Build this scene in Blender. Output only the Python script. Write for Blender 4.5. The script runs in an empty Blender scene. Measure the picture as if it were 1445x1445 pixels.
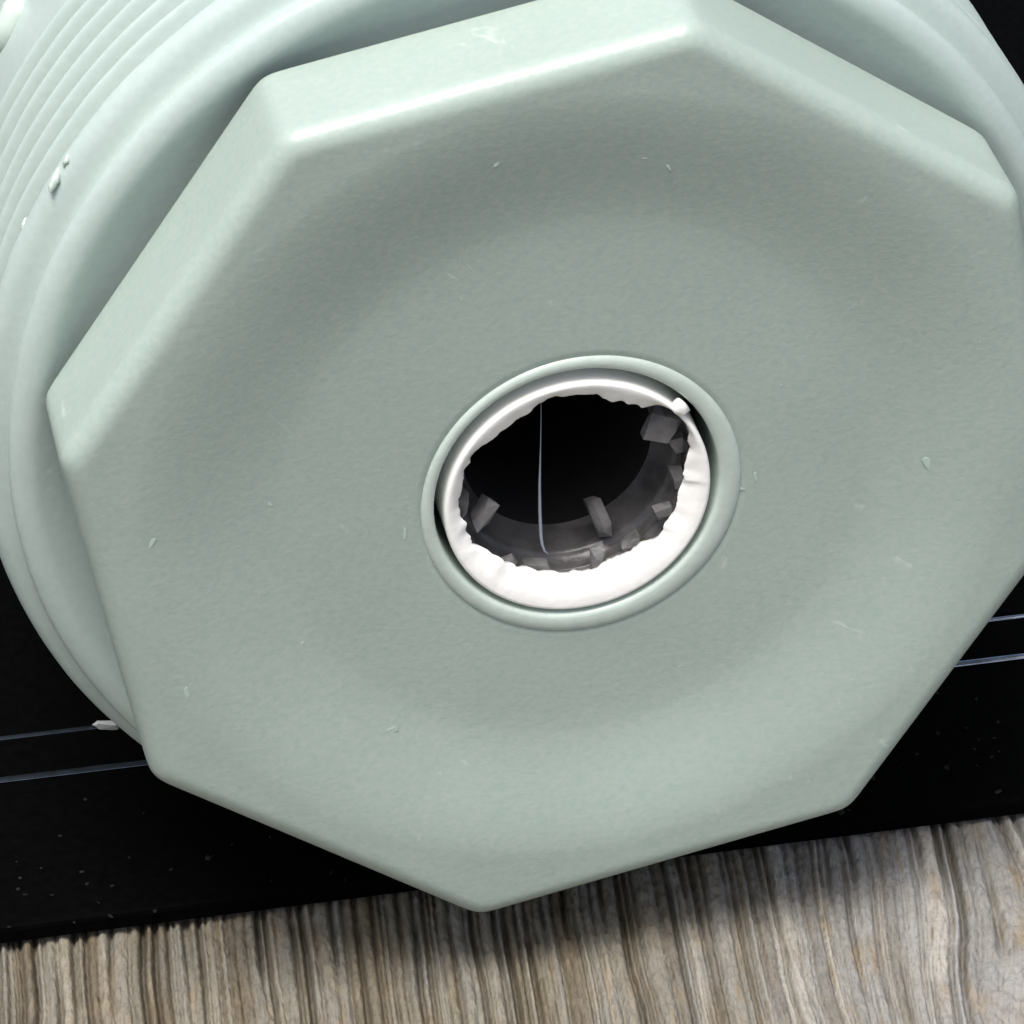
import bpy, math, random
import numpy as np
from mathutils import Matrix, Vector

random.seed(7)
rng = np.random.default_rng(7)
S = 0.035                       # metres per unit: the corner radius of the octagonal head
scene = bpy.context.scene
col = scene.collection

# ------------------------------------------------------------------ camera
cam_d = bpy.data.cameras.new('camera')
cam = bpy.data.objects.new('camera', cam_d)
col.objects.link(cam)
cam_rot = Matrix(((0.9787477, 0.1252797, -0.1623513),
                  (-0.2046906, 0.5488172, -0.8104945),
                  (-0.0124373, 0.8265015, 0.5627972)))
# the columns of this matrix are the camera's right, up and back directions
cam.matrix_world = Matrix.Translation(Vector((-1.453024, -6.554101, 4.536228)) * S) @ cam_rot.to_4x4()
cam_d.sensor_width = 36.0
cam_d.lens = 6000.0 / 1445.0 * 36.0
cam_d.clip_start = 0.01
cam_d.clip_end = 50.0
scene.camera = cam

# ------------------------------------------------------------------ sky and sun
SUN_EL, SUN_AZ = math.radians(73), math.radians(-143)      # azimuth from +Y (behind the fitting) towards +X
world = bpy.data.worlds.new('World')
scene.world = world
world.use_nodes = True
wn = world.node_tree.nodes
bg = wn['Background']
sky = wn.new('ShaderNodeTexSky')
sky.sky_type = 'NISHITA'
sky.sun_disc = False
sky.sun_elevation = SUN_EL
sky.sun_rotation = SUN_AZ
sky.air_density = 1.0
sky.dust_density = 6.0
sky.ozone_density = 0.4
world.node_tree.links.new(sky.outputs[0], bg.inputs[0])
bg.inputs[1].default_value = 0.14
sun_d = bpy.data.lights.new('sun', 'SUN')
sun_d.energy = 2.7
sun_d.angle = math.radians(25)
sun_d.color = (1.0, 0.999, 0.995)
sun = bpy.data.objects.new('sun', sun_d)
col.objects.link(sun)
sdir = Vector((math.sin(SUN_AZ) * math.cos(SUN_EL), math.cos(SUN_AZ) * math.cos(SUN_EL), math.sin(SUN_EL)))
sun.rotation_euler = sdir.to_track_quat('Z', 'Y').to_euler()
sun.location = sdir * 1.0
scene.view_settings.view_transform = 'Standard'
scene.view_settings.look = 'None'
scene.view_settings.exposure = 0.28
scene.view_settings.gamma = 1.0


# ------------------------------------------------------------------ helpers
def tag(o, label=None, cat=None, kind=None, group=None):
    if label: o['label'] = label
    if cat: o['category'] = cat
    if kind: o['kind'] = kind
    if group: o['group'] = group
    return o


def mesh_obj(name, verts, faces, m, parent=None, smooth=True, origin=(0, 0, 0)):
    """One mesh object. verts are in units of the head's radius, in world axes; origin is the object's (or its thing's) base."""
    v = (np.asarray(verts, dtype=float) - np.asarray(origin, dtype=float)) * S
    me = bpy.data.meshes.new(name)
    me.from_pydata(v.tolist(), [], faces)
    me.materials.append(m)
    if smooth:
        me.polygons.foreach_set('use_smooth', [True] * len(me.polygons))
    me.update()
    o = bpy.data.objects.new(name, me)
    col.objects.link(o)
    if parent:
        o.parent = parent
    else:
        o.location = Vector(origin) * S
    return o


def thing(name, label, cat, loc):
    o = bpy.data.objects.new(name, None)
    o.empty_display_size = 0.01
    o.location = Vector(loc) * S
    col.objects.link(o)
    return tag(o, label, cat)


def grid_faces(rows, n, wrap=True):
    f = []
    m = n if wrap else n - 1
    for i in range(rows - 1):
        a, b = i * n, (i + 1) * n
        for j in range(m):
            k = (j + 1) % n
            f.append((a + j, a + k, b + k, b + j))
    return f


def lathe(profile, n=192, cx=0.0, cz=0.0, cap_end=False):
    """Surface of revolution about the Y axis: profile is a list of (radius, depth)."""
    th = np.linspace(0, 2 * np.pi, n, endpoint=False)
    vs = [np.c_[cx + r * np.cos(th), np.full(n, d), cz + r * np.sin(th)] for r, d in profile]
    f = grid_faces(len(profile), n)
    if cap_end:
        f.append(tuple(range((len(profile) - 1) * n, len(profile) * n)))
    return np.vstack(vs), f


def tube(path, r, n=8):
    path = [Vector(p) for p in path]
    vs = []
    for i, p in enumerate(path):
        t = (path[min(i + 1, len(path) - 1)] - path[max(i - 1, 0)]).normalized()
        a = t.cross(Vector((0.3, 1, 0.2))).normalized()
        b = t.cross(a)
        rr = r[i] if isinstance(r, (list, tuple)) else r
        vs += [tuple(p + (a * math.cos(2 * math.pi * k / n) + b * math.sin(2 * math.pi * k / n)) * rr) for k in range(n)]
    f = grid_faces(len(path), n)
    f.append(tuple(range(n))[::-1])
    f.append(tuple(range((len(path) - 1) * n, len(path) * n)))
    return np.array(vs), f


def lump(center, size, rot=0.0, seed=0, jag=0.25):
    """A small broken chip: a subdivided block with uneven corners."""
    rg = np.random.default_rng(seed)
    g = np.array([(x, y, z) for x in (-1, 0, 1) for y in (-1, 0, 1) for z in (-1, 0, 1)], dtype=float)
    g += rg.uniform(-jag, jag, g.shape)
    import bmesh
    bm = bmesh.new()
    for p in g:
        bm.verts.new(p)
    bmesh.ops.convex_hull(bm, input=bm.verts[:])
    bm.verts.index_update()
    loose = [v for v in bm.verts if not v.link_faces]
    for v in loose:
        bm.verts.remove(v)
    bm.verts.index_update()
    c, s = math.cos(rot), math.sin(rot)
    vs = []
    for v in bm.verts:
        x, y, z = v.co.x * size[0], v.co.y * size[1], v.co.z * size[2]
        vs.append((center[0] + c * x - s * z, center[1] + y, center[2] + s * x + c * z))
    f = [tuple(v.index for v in p.verts) for p in bm.faces]
    bm.free()
    return np.array(vs), f


# ------------------------------------------------------------------ materials
def mat(name, base, rough=0.45, spec=0.5, sss=0.0, var=0.05, var_scale=900.0, bump=0.0, bump_scale=1500.0, broad=0.0, alt=None, scuff=0.0):
    m = bpy.data.materials.new(name)
    m.use_nodes = True
    nt = m.node_tree
    N, L = nt.nodes, nt.links
    p = N['Principled BSDF']
    p.inputs['Roughness'].default_value = rough
    p.inputs['Specular IOR Level'].default_value = spec
    if sss:
        p.inputs['Subsurface Weight'].default_value = sss
        p.inputs['Subsurface Radius'].default_value = (1.0, 1.0, 0.9)
        p.inputs['Subsurface Scale'].default_value = 0.0007
    tc = N.new('ShaderNodeTexCoord')
    nz = N.new('ShaderNodeTexNoise')
    nz.inputs['Scale'].default_value = var_scale
    nz.inputs['Detail'].default_value = 4
    L.new(tc.outputs['Object'], nz.inputs['Vector'])
    mx = N.new('ShaderNodeMix')
    mx.data_type = 'RGBA'
    lo = [c * (1 - var) for c in base] + [1]
    hi = [min(1, c * (1 + var)) for c in (alt or base)] + [1]
    mx.inputs['A'].default_value = lo
    mx.inputs['B'].default_value = hi
    rmp = N.new('ShaderNodeMapRange')
    rmp.inputs['From Min'].default_value = 0.3
    rmp.inputs['From Max'].default_value = 0.7
    L.new(nz.outputs['Fac'], rmp.inputs['Value'])
    L.new(rmp.outputs[0], mx.inputs['Factor'])
    out = mx.outputs['Result']
    if broad:
        n2 = N.new('ShaderNodeTexNoise')
        n2.inputs['Scale'].default_value = 70.0
        n2.inputs['Detail'].default_value = 3
        L.new(tc.outputs['Object'], n2.inputs['Vector'])
        hs = N.new('ShaderNodeMix')
        hs.data_type = 'RGBA'
        hs.blend_type = 'MULTIPLY'
        hs.inputs['Factor'].default_value = 1.0
        r2 = N.new('ShaderNodeMapRange')
        r2.inputs['From Min'].default_value = 0.3
        r2.inputs['From Max'].default_value = 0.7
        r2.inputs['To Min'].default_value = 1 - broad
        r2.inputs['To Max'].default_value = 1.0
        L.new(n2.outputs['Fac'], r2.inputs['Value'])
        L.new(out, hs.inputs['A'])
        L.new(r2.outputs[0], hs.inputs['B'])
        out = hs.outputs['Result']
    if scuff:
        # sparse pale rubbed spots
        n4 = N.new('ShaderNodeTexNoise')
        n4.inputs['Scale'].default_value = 330.0
        n4.inputs['Detail'].default_value = 7
        n4.inputs['Roughness'].default_value = 0.62
        n4.inputs['Distortion'].default_value = 1.2
        L.new(tc.outputs['Object'], n4.inputs['Vector'])
        r4 = N.new('ShaderNodeMapRange')
        r4.inputs['From Min'].default_value = 0.655
        r4.inputs['From Max'].default_value = 0.74
        r4.inputs['To Max'].default_value = scuff
        L.new(n4.outputs['Fac'], r4.inputs['Value'])
        m4 = N.new('ShaderNodeMix')
        m4.data_type = 'RGBA'
        m4.inputs['B'].default_value = (0.56, 0.62, 0.57, 1)
        L.new(r4.outputs[0], m4.inputs['Factor'])
        L.new(out, m4.inputs['A'])
        out = m4.outputs['Result']
    L.new(out, p.inputs['Base Color'])
    if bump:
        n3 = N.new('ShaderNodeTexNoise')
        n3.inputs['Scale'].default_value = bump_scale
        n3.inputs['Detail'].default_value = 5
        L.new(tc.outputs['Object'], n3.inputs['Vector'])
        b = N.new('ShaderNodeBump')
        b.inputs['Strength'].default_value = bump
        b.inputs['Distance'].default_value = 0.0002
        L.new(n3.outputs['Fac'], b.inputs['Height'])
        L.new(b.outputs[0], p.inputs['Normal'])
    return m


M_pvc = mat('grey_plastic', (0.355, 0.452, 0.402), rough=0.38, sss=0.08, var=0.035, var_scale=1900, bump=0.12, bump_scale=2600, broad=0.07, alt=(0.380, 0.450, 0.400), scuff=0.6)
M_body = mat('grey_plastic_body', (0.44, 0.53, 0.495), rough=0.36, sss=0.03, var=0.03, var_scale=1700, bump=0.12, broad=0.06)
M_ring = mat('pale_plastic', (0.49, 0.575, 0.52), rough=0.32, sss=0.25, var=0.05, bump=0.15)
M_white = mat('white_plastic', (0.94, 0.94, 0.90), rough=0.4, sss=0.0, var=0.02, bump=0.2)
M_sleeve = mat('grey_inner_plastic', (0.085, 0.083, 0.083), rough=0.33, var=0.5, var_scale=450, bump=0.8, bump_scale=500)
M_bore = mat('shade_black_bore', (0.012, 0.012, 0.012), rough=0.7, spec=0.1, var=0.1)  # near-black colour paints in the shade deep inside the hole
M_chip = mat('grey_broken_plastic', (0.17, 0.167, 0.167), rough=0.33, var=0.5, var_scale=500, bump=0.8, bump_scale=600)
M_hair = mat('pale_blue_filament', (0.30, 0.36, 0.42), rough=0.3, var=0.05)
M_black = mat('black_panel', (0.0015, 0.0016, 0.0016), rough=0.7, spec=0.01, var=0.3, var_scale=1200)
M_trim = mat('black_gloss_trim', (0.30, 0.335, 0.40), rough=0.22, spec=0.5, var=0.2)
M_trim.node_tree.nodes['Principled BSDF'].inputs['Metallic'].default_value = 1.0
M_dust = mat('grey_dust', (0.016, 0.0155, 0.014), rough=0.9, spec=0.05, var=0.4, var_scale=300)
M_crumb = mat('pale_crumb', (0.40, 0.42, 0.40), rough=0.7, var=0.1)
M_scuff = mat('pale_scuff', (0.42, 0.53, 0.465), rough=0.5, var=0.08)

# ------------------------------------------------------------------ wooden board (the ground)
Z_SLAB = -1.1176
T_SLAB = 0.046
Z_WOOD = Z_SLAB - T_SLAB


def noise1(x, seed, octaves=1):
    """Smooth one-dimensional value noise in 0..1."""
    rg = np.random.default_rng(seed)
    tab = rg.random(4096)
    i = np.floor(x).astype(int)
    t = x - i
    t = t * t * (3 - 2 * t)
    return tab[i % 4096] * (1 - t) + tab[(i + 1) % 4096] * t


def noise2(x, y, seed):
    rg = np.random.default_rng(seed)
    tab = rg.random((256, 256))
    i, j = np.floor(x).astype(int), np.floor(y).astype(int)
    tx, ty = x - i, y - j
    tx, ty = tx * tx * (3 - 2 * tx), ty * ty * (3 - 2 * ty)
    i0, i1, j0, j1 = i % 256, (i + 1) % 256, j % 256, (j + 1) % 256
    return (tab[i0, j0] * (1 - tx) + tab[i1, j0] * tx) * (1 - ty) + (tab[i0, j1] * (1 - tx) + tab[i1, j1] * tx) * ty


xs = np.concatenate([np.linspace(-9, -2.9, 60), np.linspace(-2.89, -1.61, 260), np.linspace(-1.607, 1.6, 970), np.linspace(1.605, 2.89, 260), np.linspace(2.9, 9, 60)])
ys = np.concatenate([np.linspace(-7, -1.0, 40), np.linspace(-0.98, 0.45, 210), np.linspace(0.5, 9, 24)])
X, Y = np.meshgrid(xs, ys)
# across-grain coordinate, bending round a knot at the near right
u = X - 0.09 * Y
kx, ky = 0.95, -0.45
dk = np.sqrt(((X - kx) * 1.0) ** 2 + ((Y - ky) * 0.8) ** 2)
side = np.tanh((X - kx + 0.02) / 0.25)
u = u - side * 0.16 * np.exp(-(dk / 0.42) ** 2)
u = u + 0.014 * (noise2(X * 2.2 + 20, Y * 2.4 + 9, 1) - 0.5) + 0.009 * (noise2(X * 9 + 3, Y * 6 + 5, 2) - 0.5)
PHI = u
rg_w = np.random.default_rng(21)
gaps = rg_w.choice([0.010, 0.015, 0.020, 0.026, 0.034, 0.044], size=1600, p=[.06, .20, .30, .25, .13, .06]) * rg_w.uniform(0.8, 1.2, 1600)
pos = np.cumsum(gaps); pos = pos - pos[800]
gdep = rg_w.choice([0.35, 0.6, 0.85, 1.0], size=1600, p=[.3, .3, .25, .15])
tone = rg_w.random(1600); lift = rg_w.uniform(-1, 1, 1600)
idx = np.clip(np.searchsorted(pos, u), 1, 1599)
grain = 1 - np.exp(-(dk / 0.23) ** 2)                          # no ridges on the knot itself
groove = np.zeros_like(u)
for k in (idx - 1, idx):
    along = noise2(pos[k] * 60 + 80, Y * 3.2 + 40, 14)          # each groove deepens and fades along the grain
    dep = gdep[k] * np.clip(along * 1.9 - 0.25, 0.06, 1)
    w = 0.0035 + 0.0040 * gdep[k]
    groove = np.maximum(groove, dep * np.exp(-((u - pos[k]) / w) ** 2))
groove *= grain
wid = np.minimum(u - pos[idx - 1], pos[idx] - u)
crown = np.clip(wid / 0.010, 0, 1) ** 0.6
H = -0.026 * groove + 0.008 * crown * grain + 0.004 * lift[idx] * grain
H = H + 0.009 * (noise2(X * 60, Y * 34, 16) - 0.5) * (1.6 - grain) + 0.006 * (noise2(X * 130 + 7, Y * 70 + 3, 17) - 0.5)
H = H + 0.012 * (noise2(X * 16, Y * 14, 18) - 0.5) * (1 - grain)
H = np.minimum(H, 0.016) - 0.017
DIRT = groove * (np.abs(X) < 2.85)
KNOT = np.exp(-(np.hypot(X - kx - 0.02, (Y - ky) * 0.9) / 0.20) ** 2) * (0.6 + 0.8 * noise2(X * 12, Y * 12, 23))
TONE = np.where(np.abs(X) < 2.85, tone[idx] * grain + (1 - grain) * noise2(X * 14 + 5, Y * 14, 19), 0.5)
verts = np.c_[X.ravel(), Y.ravel(), (Z_WOOD + H).ravel()]


def wood_material():
    m = bpy.data.materials.new('weathered_wood')
    m.use_nodes = True
    N, L = m.node_tree.nodes, m.node_tree.links
    p = N['Principled BSDF']
    p.inputs['Roughness'].default_value = 0.8
    p.inputs['Specular IOR Level'].default_value = 0.2
    a_phi = N.new('ShaderNodeAttribute'); a_phi.attribute_name = 'grain_across'
    a_v = N.new('ShaderNodeAttribute'); a_v.attribute_name = 'grain_along'

    def streak(fu, fv, detail=3):
        cx = N.new('ShaderNodeCombineXYZ')
        for a, k, i in ((a_phi, fu, 0), (a_v, fv, 1)):
            mm = N.new('ShaderNodeMath'); mm.operation = 'MULTIPLY'; mm.inputs[1].default_value = k
            L.new(a.outputs['Fac'], mm.inputs[0]); L.new(mm.outputs[0], cx.inputs[i])
        nz = N.new('ShaderNodeTexNoise'); nz.inputs['Scale'].default_value = 1.0; nz.inputs['Detail'].default_value = detail
        L.new(cx.outputs[0], nz.inputs['Vector'])
        return nz.outputs['Fac']

    def ramp(fac, stops):
        r = N.new('ShaderNodeValToRGB')
        els = r.color_ramp.elements
        while len(els) < len(stops): els.new(0.5)
        for e, (pos, c) in zip(els, stops):
            e.position = pos; e.color = (*c, 1)
        L.new(fac, r.inputs[0])
        return r.outputs[0]

    def mix(a, b, fac, mode='MIX'):
        mx = N.new('ShaderNodeMix'); mx.data_type = 'RGBA'; mx.blend_type = mode
        if isinstance(fac, float): mx.inputs['Factor'].default_value = fac
        else: L.new(fac, mx.inputs['Factor'])
        L.new(a, mx.inputs['A']); L.new(b, mx.inputs['B'])
        return mx.outputs['Result']

    def attr(nm):
        a = N.new('ShaderNodeAttribute'); a.attribute_name = nm
        return a.outputs['Fac']

    def maprange(v, a, b, c_, d):
        mr = N.new('ShaderNodeMapRange')
        for q, k in zip((a, b, c_, d), ('From Min', 'From Max', 'To Min', 'To Max')): mr.inputs[k].default_value = q
        L.new(v, mr.inputs['Value'])
        return mr.outputs[0]

    grey = ramp(attr('ridge_tone'), [(0.0, (0.19, 0.183, 0.168)), (0.45, (0.25, 0.246, 0.232)), (0.85, (0.30, 0.296, 0.28)), (1.0, (0.38, 0.36, 0.315))])
    brown = ramp(attr('ridge_tone'), [(0.0, (0.145, 0.120, 0.082)), (0.4, (0.195, 0.178, 0.135)), (0.75, (0.225, 0.213, 0.178)), (1.0, (0.265, 0.24, 0.185))])
    side = N.new('ShaderNodeMath'); side.operation = 'ADD'
    L.new(maprange(attr('across_board'), -0.05, 0.65, 0.0, 0.9), side.inputs[0])
    L.new(maprange(streak(7, 2.5, 3), 0.3, 0.7, -0.35, 0.35), side.inputs[1])
    side.use_clamp = True
    c = mix(brown, grey, side.outputs[0])
    tan = ramp(streak(30, 5.0, 4), [(0.3, (0.20, 0.145, 0.075)), (0.7, (0.34, 0.275, 0.19))])
    c = mix(c, tan, maprange(streak(34, 6.0, 5), 0.53, 0.70, 0.0, 0.65))
    c = mix(c, ramp(streak(150, 12.0, 5), [(0.30, (0.55, 0.53, 0.50)), (0.5, (0.95, 0.95, 0.95)), (0.7, (1.0, 1.0, 1.0))]), 0.7, 'MULTIPLY')
    c = mix(c, ramp(streak(170, 85, 4), [(0.34, (0.50, 0.48, 0.45)), (0.48, (1, 1, 1)), (1.0, (1, 1, 1))]), 0.35, 'MULTIPLY')
    c = mix(c, ramp(streak(40, 16, 4), [(0.35, (0.16, 0.11, 0.055)), (0.65, (0.27, 0.215, 0.15))]), maprange(attr('knot'), 0.15, 0.9, 0.0, 0.65))
    c = mix(c, ramp(streak(60, 30, 2), [(0.0, (0.055, 0.045, 0.028)), (1.0, (0.075, 0.06, 0.04))]), maprange(attr('groove_dirt'), 0.15, 0.85, 0.0, 0.56))
    L.new(c, p.inputs['Base Color'])
    b = N.new('ShaderNodeBump'); b.inputs['Strength'].default_value = 0.6; b.inputs['Distance'].default_value = 0.0004
    L.new(streak(160, 50, 6), b.inputs['Height']); L.new(b.outputs[0], p.inputs['Normal'])
    return m


wood = mesh_obj('wooden_surface', verts, grid_faces(len(ys), len(xs), wrap=False), wood_material())
tag(wood, 'weathered grey brown wooden board with deep grain', kind='structure')
for nm, arr in (('grain_across', PHI), ('grain_along', Y), ('groove_dirt', DIRT), ('ridge_tone', TONE), ('across_board', X), ('knot', KNOT)):
    at = wood.data.attributes.new(nm, 'FLOAT', 'POINT')
    at.data.foreach_set('value', arr.ravel().astype(np.float32))

# ------------------------------------------------------------------ black panel on the wood
Y_EDGE = 0.298
YAW = math.radians(-1.35)


def yaw(v, about=(0, Y_EDGE)):
    v = np.array(v, dtype=float)
    c, s = math.cos(YAW), math.sin(YAW)
    x, y = v[:, 0] - about[0], v[:, 1] - about[1]
    v[:, 0], v[:, 1] = about[0] + c * x - s * y, about[1] + s * x + c * y
    return v


slab_base = (0, Y_EDGE, Z_WOOD)
slab = thing('black_panel', 'thin matte black panel with a glossy ribbed line, lying on the wood under the fitting', 'panel', slab_base)


def extrude(profile, x0, x1, nx=2, closed=True):
    xs_ = np.linspace(x0, x1, nx)
    n = len(profile)
    vs = np.vstack([np.c_[np.full(n, x), [q[0] for q in profile], [q[1] for q in profile]] for x in xs_])
    f = grid_faces(nx, n, wrap=closed)
    if closed:
        f.append(tuple(range(n)))
        f.append(tuple(range((nx - 1) * n, nx * n))[::-1])
    return vs, f


y0, y1, zt, zb = Y_EDGE, 6.5, Z_SLAB, Z_WOOD + 0.001
prof = [(y0 + 0.006, zb), (y0, zb + 0.006), (y0, zt - 0.012), (y0 + 0.003, zt - 0.004), (y0 + 0.010, zt - 0.001), (y0 + 0.02, zt),
        (y1 - 0.02, zt), (y1, zt - 0.012), (y1, zb + 0.006), (y1 - 0.006, zb)]
v, f = extrude(prof, -4.2, 4.2)
mesh_obj('panel_sheet', yaw(v), f, M_black, slab, smooth=False, origin=slab_base)


def trim(yc, w, h):
    a = np.linspace(0, np.pi, 9)
    return [(yc - w * math.cos(t), zt + h * math.sin(t)) for t in a]


for yc, w, h in ((0.795, 0.010, 0.007), (0.945, 0.007, 0.005)):
    v, f = extrude(trim(yc, w, h), -4.19, 4.19)
    mesh_obj('trim_line', yaw(v), f, M_trim, slab, origin=slab_base)
v, f = extrude([(0.807, zt - 0.002), (0.807, zt + 0.002), (0.935, zt + 0.002), (0.935, zt - 0.002)], -4.19, 4.19)
mesh_obj('trim_band', yaw(v), f, M_black, slab, smooth=False, origin=slab_base)

# ------------------------------------------------------------------ the plastic fitting
base = (0, 0.5, Z_SLAB)
fit = thing('pipe_fitting', 'pale grey threaded plastic fitting with octagonal head and broken hole, lying on black panel', 'pipe fitting', base)

# octagonal head
TH0 = math.radians(122.78)
NA = 768
th = np.linspace(0, 2 * np.pi, NA, endpoint=False)
P_ = 120.0
VR = [1.0, 1.0, 1.0, 1.010, 1.035, 1.036, 1.020, 1.008]      # the moulding is not quite regular
va_ = [TH0 - k * math.pi / 4 for k in range(8)]
acc = np.zeros(NA)
for k in range(8):
    p = Vector((VR[k] * math.cos(va_[k]), VR[k] * math.sin(va_[k])))
    q = Vector((VR[(k + 1) % 8] * math.cos(va_[(k + 1) % 8]), VR[(k + 1) % 8] * math.sin(va_[(k + 1) % 8])))
    e = (q - p).normalized()
    nrm = Vector((-e.y, e.x))
    if nrm.dot(p) < 0: nrm = -nrm
    acc += np.maximum(0, np.cos(th - math.atan2(nrm.y, nrm.x)) / nrm.dot(p)) ** P_
OCT = 1.003 / acc ** (1 / P_)
H_NUT = 0.2506
HX, HZ = 0.007, -0.031                   # the hole sits a touch off the axis
rows = []


def ring_row(r, d, cx=0.0, cz=0.0):
    rows.append(np.c_[cx + r * np.cos(th), np.full(NA, 0.0) + d, cz + r * np.sin(th)])


for r, d in ((0.305, H_NUT), (0.305, 0.055), (0.312, 0.0475), (0.33, 0.047), (0.36, 0.047)):
    ring_row(r, d, HX, HZ)
for r, d in ((0.42, 0.047), (0.48, 0.0468), (0.54, 0.0462)):
    ring_row(r, d)
B = 0.048
inner = OCT * 1.0 - B
for t in np.linspace(0, 1, 30):
    r = (1 - t) * 0.58 + t * inner
    q = np.clip((r - 0.56) / 0.30, 0, 1)                     # a shallow round dish inside the octagon
    d = 0.0462 * (1 - (q * q * (3 - 2 * q)) * 0.7 - q * 0.3)
    ring_row(r, d)
for a in np.linspace(0, np.pi / 2, 10)[1:]:
    ring_row(OCT - B + B * math.sin(a), B * (1 - math.cos(a)))
for d in np.linspace(B, H_NUT - 0.012, 6)[1:]:
    ring_row(OCT * (1 + 0.002 * (d - B) / 0.2), d)
for a in np.linspace(0, np.pi / 2, 5)[1:]:
    ring_row(OCT * 1.002 - 0.010 + 0.010 * math.cos(a), H_NUT - 0.010 + 0.010 * math.sin(a))
ring_row(np.full(NA, 0.30), H_NUT)
mesh_obj('octagonal_head', np.vstack(rows), grid_faces(len(rows), NA), M_pvc, fit, origin=base)

# threaded body behind the head
NB = 540
tb = np.linspace(0, 2 * np.pi, NB, endpoint=False)
D = np.concatenate([[0.262, 0.2625, 0.2635], np.linspace(0.266, 0.396, 40), np.linspace(0.400, 0.92, 150), np.linspace(0.95, 2.9, 26)])
RB = np.interp(D, [0.262, 0.2625, 0.2635, 0.267, 0.272, 0.278, 0.285, 0.295, 0.307, 0.314, 0.321, 0.33, 0.34, 0.355, 0.375, 0.392, 0.41, 0.43, 0.84, 0.88, 2.85, 2.9],
               [1.020, 1.028, 1.035, 1.047, 1.056, 1.061, 1.0645, 1.066, 1.056, 1.046, 1.046, 1.062, 1.092, 1.109, 1.1165, 1.108, 1.092, 1.088, 1.088, 1.086, 1.086, 0.9])
for _ in range(3):
    RB[4:60] = (RB[3:59] + 2 * RB[4:60] + RB[5:61]) / 4
PITCH = 0.075
TT, DD = np.meshgrid(tb, D)
RR = np.repeat(RB[:, None], NB, axis=1)
t0 = math.radians(128)
ang = np.mod(TT - t0 + np.pi, 2 * np.pi) - np.pi
ph = (DD - 0.45 - PITCH * ang / (2 * np.pi)) / PITCH
cr = (0.5 + 0.5 * np.cos(2 * np.pi * ph)) ** 1.05
win = np.clip((DD - 0.395) / 0.03, 0, 1) * np.clip((0.87 - DD + PITCH * ang / (2 * np.pi)) / 0.03, 0, 1)
RR = RR + 0.056 * cr * win - 0.028 * win
RR = RR + 0.0018 * (noise2(TT * 14, DD * 50 + 3, 31) - 0.5) * (DD > 0.26)
front = [(0.30, 0.300), (0.80, 0.299), (0.88, 0.296), (0.93, 0.290), (0.97, 0.280), (0.995, 0.270), (1.008, 0.265)]
RR = np.vstack([np.full((len(front), NB), 1.0) * np.array([q[0] for q in front])[:, None], RR])
DD = np.vstack([np.full((len(front), NB), 1.0) * np.array([q[1] for q in front])[:, None], DD])
TT = np.vstack([np.repeat(tb[None, :], len(front), 0), TT])
vb = np.stack([RR * np.cos(TT), DD, RR * np.sin(TT)], axis=-1).reshape(-1, 3)
fb = grid_faces(len(RR), NB)
fb.append(tuple(range((len(RR) - 1) * NB, len(RR) * NB)))
mesh_obj('threaded_body', vb, fb, M_body, fit, origin=base)


def on_body(deg, d, r):
    a = math.radians(deg)
    return (r * math.cos(a), d, r * math.sin(a))


# raised rounded mark on the smooth part of the body
path = [on_body(145.7 + 7.0 * t, 1.05 + 0.02 * t * t + 0.0 * t, 1.083) for t in np.linspace(0, 1, 14)]
rad = [0.016] + [0.030] * 12 + [0.016]
va, fa = tube([on_body(145.9 + 9.0 * t, 1.125 - 0.055 * math.sin(t * math.pi) + 0.05 * t, 1.085) for t in np.linspace(0, 1, 14)], [0.006, 0.024] + [0.033] * 10 + [0.024, 0.006], 12)
mesh_obj('raised_mark', va, fa, M_ring, fit, origin=base)
# burrs on the first thread, in paler plastic that paints in soft glints
for a0, d0, a1, d1, rr in ((147.4, 0.338, 145.2, 0.366, 0.0085), (144.7, 0.352, 143.6, 0.364, 0.005), (153.2, 0.372, 152.0, 0.388, 0.0065)):
    pth = [on_body(a0 + (a1 - a0) * t, d0 + (d1 - d0) * t + 0.003 * math.sin(9 * t), 1.1115) for t in np.linspace(0, 1, 9)]
    va, fa = tube(pth, [rr * q for q in (0.3, 0.7, 1.0, 0.8, 1.1, 0.9, 0.75, 0.5, 0.2)], 8)
    mesh_obj('burr_and_glint', va, fa, M_ring, fit, origin=base)

# pale moulded ring round the hole
prof = [(0.278, 0.24), (0.279, 0.085), (0.2795, 0.055), (0.281, 0.0465), (0.284, 0.0425), (0.289, 0.0408), (0.297, 0.0402), (0.305, 0.0410), (0.3115, 0.0436), (0.3155, 0.0482), (0.316, 0.056)]
va, fa = lathe(prof, 256, 0, 0)
rv = np.hypot(va[:, 0], va[:, 2])
k_in = np.clip((0.316 - rv) / 0.034, 0, 1)                   # the inner edge sits a little higher than the outer one
va[:, 0] += HX - 0.009 * k_in
va[:, 2] += HZ + 0.008 * k_in
mesh_obj('hole_rim', va, fa, M_ring, fit, origin=base)

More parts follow.
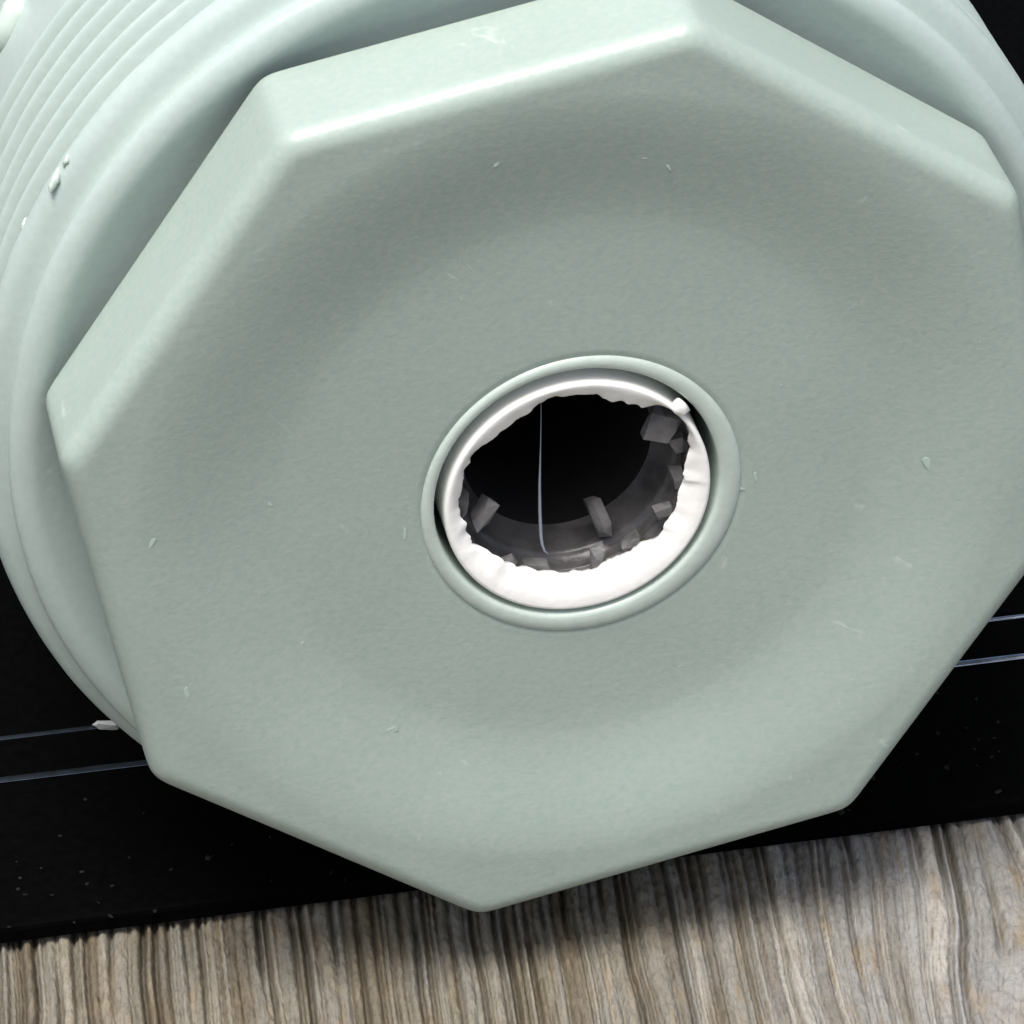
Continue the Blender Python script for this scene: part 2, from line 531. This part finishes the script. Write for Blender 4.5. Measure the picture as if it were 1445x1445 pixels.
# white liner with a jagged inner edge
JAG = [(-0.203, 0.084), (-0.164, 0.117), (-0.123, 0.147), (-0.092, 0.17), (-0.046, 0.198), (-0.02, 0.19), (0.006, 0.191), (0.036, 0.184), (0.062, 0.171), (0.088, 0.162), (0.109, 0.153), (0.129, 0.144), (0.166, 0.144), (0.191, 0.141), (0.21, 0.114), (0.213, 0.089), (0.221, 0.046), (0.216, 0.01), (0.211, -0.02), (0.204, -0.043), (0.201, -0.068), (0.191, -0.11), (0.173, -0.138), (0.149, -0.166), (0.126, -0.171), (0.089, -0.191), (0.062, -0.202), (0.041, -0.212), (0.02, -0.218), (-0.033, -0.213), (-0.085, -0.197), (-0.132, -0.182), (-0.163, -0.155), (-0.189, -0.135), (-0.204, -0.117), (-0.219, -0.066), (-0.232, -0.015), (-0.225, 0.021), (-0.216, 0.056)]
PX, PZ = -0.001, -0.033
NL = 360
tl = np.linspace(0, 2 * np.pi, NL, endpoint=False)
ja = np.array([math.atan2(z - PZ, x - PX) % (2 * math.pi) for x, z in JAG])
jr = np.array([math.hypot(x - PX, z - PZ) for x, z in JAG])
o = np.argsort(ja)
rj = np.interp(tl, ja[o], jr[o], period=2 * np.pi)
rj = rj + 0.009 * (noise1(tl * 13, 51) - 0.5) + 0.002 * (noise1(tl * 45, 52) - 0.5)
rs = np.mean([np.roll(rj, q) for q in range(-9, 10)], axis=0)
dj = 0.060 + 0.006 * (noise1(tl * 9, 53) - 0.5)
R_L = 0.262
lin = [(R_L, 0.24), (R_L, 0.053), (R_L - 0.001, 0.047), (R_L - 0.004, 0.0435), (R_L - 0.009, 0.0425)]
rows_l = [np.c_[PX + r * np.cos(tl), np.full(NL, d), PZ + r * np.sin(tl)] for r, d in lin]
for t in (0.35, 0.7, 0.93):
    r = (1 - t) * (R_L - 0.009) + t * (rj if t > 0.9 else rs)
    rows_l.append(np.c_[PX + r * np.cos(tl), 0.0425 + (dj - 0.0425) * t ** 1.2, PZ + r * np.sin(tl)])
rows_l.append(np.c_[PX + rj * np.cos(tl), dj + 0.001, PZ + rj * np.sin(tl)])
n_front = len(rows_l)
rows_l.append(rows_l[-1].copy())                             # a crisp broken edge
r = np.minimum(rj + 0.006, R_L - 0.006)
rows_l.append(np.c_[PX + r * np.cos(tl), dj + 0.014, PZ + r * np.sin(tl)])
rows_l.append(np.c_[PX + (R_L - 0.006) * np.cos(tl), np.full(NL, 0.095), PZ + (R_L - 0.006) * np.sin(tl)])
fl = grid_faces(len(rows_l), NL)
fl = fl[:(n_front - 1) * NL] + fl[n_front * NL:]
mesh_obj('white_liner', np.vstack(rows_l), fl, M_white, fit, origin=base)

# inside the hole
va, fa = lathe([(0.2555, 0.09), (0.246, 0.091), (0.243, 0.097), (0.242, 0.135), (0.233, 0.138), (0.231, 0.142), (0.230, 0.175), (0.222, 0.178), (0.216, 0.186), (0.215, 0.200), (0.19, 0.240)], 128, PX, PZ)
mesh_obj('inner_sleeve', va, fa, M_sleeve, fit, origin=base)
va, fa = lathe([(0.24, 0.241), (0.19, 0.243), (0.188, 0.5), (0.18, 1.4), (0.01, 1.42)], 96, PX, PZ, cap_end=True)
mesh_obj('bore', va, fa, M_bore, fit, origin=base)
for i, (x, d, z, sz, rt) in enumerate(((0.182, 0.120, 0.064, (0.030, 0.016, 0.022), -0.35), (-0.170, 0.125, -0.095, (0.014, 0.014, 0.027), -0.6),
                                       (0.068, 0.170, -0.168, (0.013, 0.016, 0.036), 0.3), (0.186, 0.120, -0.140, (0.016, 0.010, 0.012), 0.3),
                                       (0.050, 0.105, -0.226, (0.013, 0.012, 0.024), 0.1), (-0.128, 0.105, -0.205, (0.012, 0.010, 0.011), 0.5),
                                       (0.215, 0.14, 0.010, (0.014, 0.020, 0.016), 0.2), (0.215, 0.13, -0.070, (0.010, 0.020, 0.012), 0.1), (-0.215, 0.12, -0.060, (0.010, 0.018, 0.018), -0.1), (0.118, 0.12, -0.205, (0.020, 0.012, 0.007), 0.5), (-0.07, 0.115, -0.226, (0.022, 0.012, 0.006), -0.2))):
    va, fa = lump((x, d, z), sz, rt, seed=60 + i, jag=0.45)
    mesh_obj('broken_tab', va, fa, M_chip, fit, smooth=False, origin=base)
va, fa = lump((0.196, 0.043, 0.146), (0.012, 0.006, 0.014), 0.7, seed=77)
mesh_obj('burr_and_glint', va, fa, M_white, fit, origin=base)

# pale scuffs and grains pressed into the face of the head: too many and too small to pick apart
vs, fs = [], []


def dish_depth(x, z):
    r = math.hypot(x, z)
    q = min(1.0, max(0.0, (r - 0.56) / 0.30))
    return 0.0465 * (1 - (q * q * (3 - 2 * q)) * 0.7 - q * 0.3)


spots = [(0.693, -0.048, .016), (0.351, -0.039, .010), (0.32, -0.06, .008), (-0.83, 0.017, .010), (-0.386, -0.524, .014), (-0.6, 0.047, .009), (-0.34, -0.066, .010), (0.163, 0.69, .010), (-0.783, -0.338, .010), (-0.154, 0.74, .008)]
for i in range(14):
    a, r = random.uniform(0, 6.28), 0.36 + 0.5 * random.random() ** 0.7
    spots.append((r * math.cos(a), r * math.sin(a), random.uniform(0.002, 0.005)))
for i, (x, z, s) in enumerate(spots):
    va, fa = lump((x, dish_depth(x, z), z), (s, 0.0003, s * random.uniform(0.18, 0.4)), random.uniform(0, 3), seed=100 + i, jag=0.5)
    n0 = sum(len(q) for q in vs)
    vs.append(va)
    fs += [tuple(n0 + k for k in p) for p in fa]
tag(mesh_obj('scuff_marks', np.vstack(vs), fs, M_scuff, fit, smooth=False, origin=base), kind='stuff')

# ------------------------------------------------------------------ filament inside the hole
fp = [(-0.058, 0.115, 0.19), (-0.057, 0.118, 0.12), (-0.058, 0.122, 0.04), (-0.060, 0.125, -0.05), (-0.060, 0.125, -0.11), (-0.059, 0.122, -0.165), (-0.057, 0.12, -0.184), (-0.053, 0.118, -0.198), (-0.045, 0.117, -0.207)]
va, fa = tube(fp, [0.0006, 0.0008, 0.0012, 0.0028, 0.0034, 0.0034, 0.003, 0.0022, 0.0012], 6)
fil = mesh_obj('filament', va, fa, M_hair, origin=(-0.05, 0.12, -0.2))
tag(fil, 'thin pale bluish filament hanging down inside the broken hole', 'filament')

# ------------------------------------------------------------------ crumb and dust on the panel
va, fa = lump((-0.862, 0.955, Z_SLAB + 0.012), (0.024, 0.008, 0.007), -0.15, seed=300, jag=0.45)
cb = mesh_obj('plastic_crumb', va, fa, M_crumb, smooth=False, origin=(-0.862, 0.955, Z_SLAB))
tag(cb, 'pale plastic crumb lying on the black panel against the threaded rim', 'crumb')
vs, fs = [], []
for i in range(260):
    x = random.uniform(-2.2, 2.2)
    y = Y_EDGE + 0.01 + (0.45 * random.random() ** 1.5 if i < 170 else random.uniform(0, 3.5))
    s = random.choice((0.002, 0.003, 0.003, 0.004, 0.006))
    va, fa = lump((0, 0, 0), (s, s * random.uniform(0.3, 1), 0.0012), 0, seed=400 + i, jag=0.5)
    c, sn = math.cos(i), math.sin(i)
    va = np.c_[x + c * va[:, 0] - sn * va[:, 1], y + sn * va[:, 0] + c * va[:, 1], Z_SLAB + 0.001 + va[:, 2] - 0.02 * 0 - (x * math.sin(-YAW)) * 0]
    n0 = sum(len(q) for q in vs)
    vs.append(va)
    fs += [tuple(n0 + k for k in p) for p in fa]
tag(mesh_obj('dust_specks', np.vstack(vs), fs, M_dust), 'fine grey dust specks scattered on the black panel', kind='stuff')
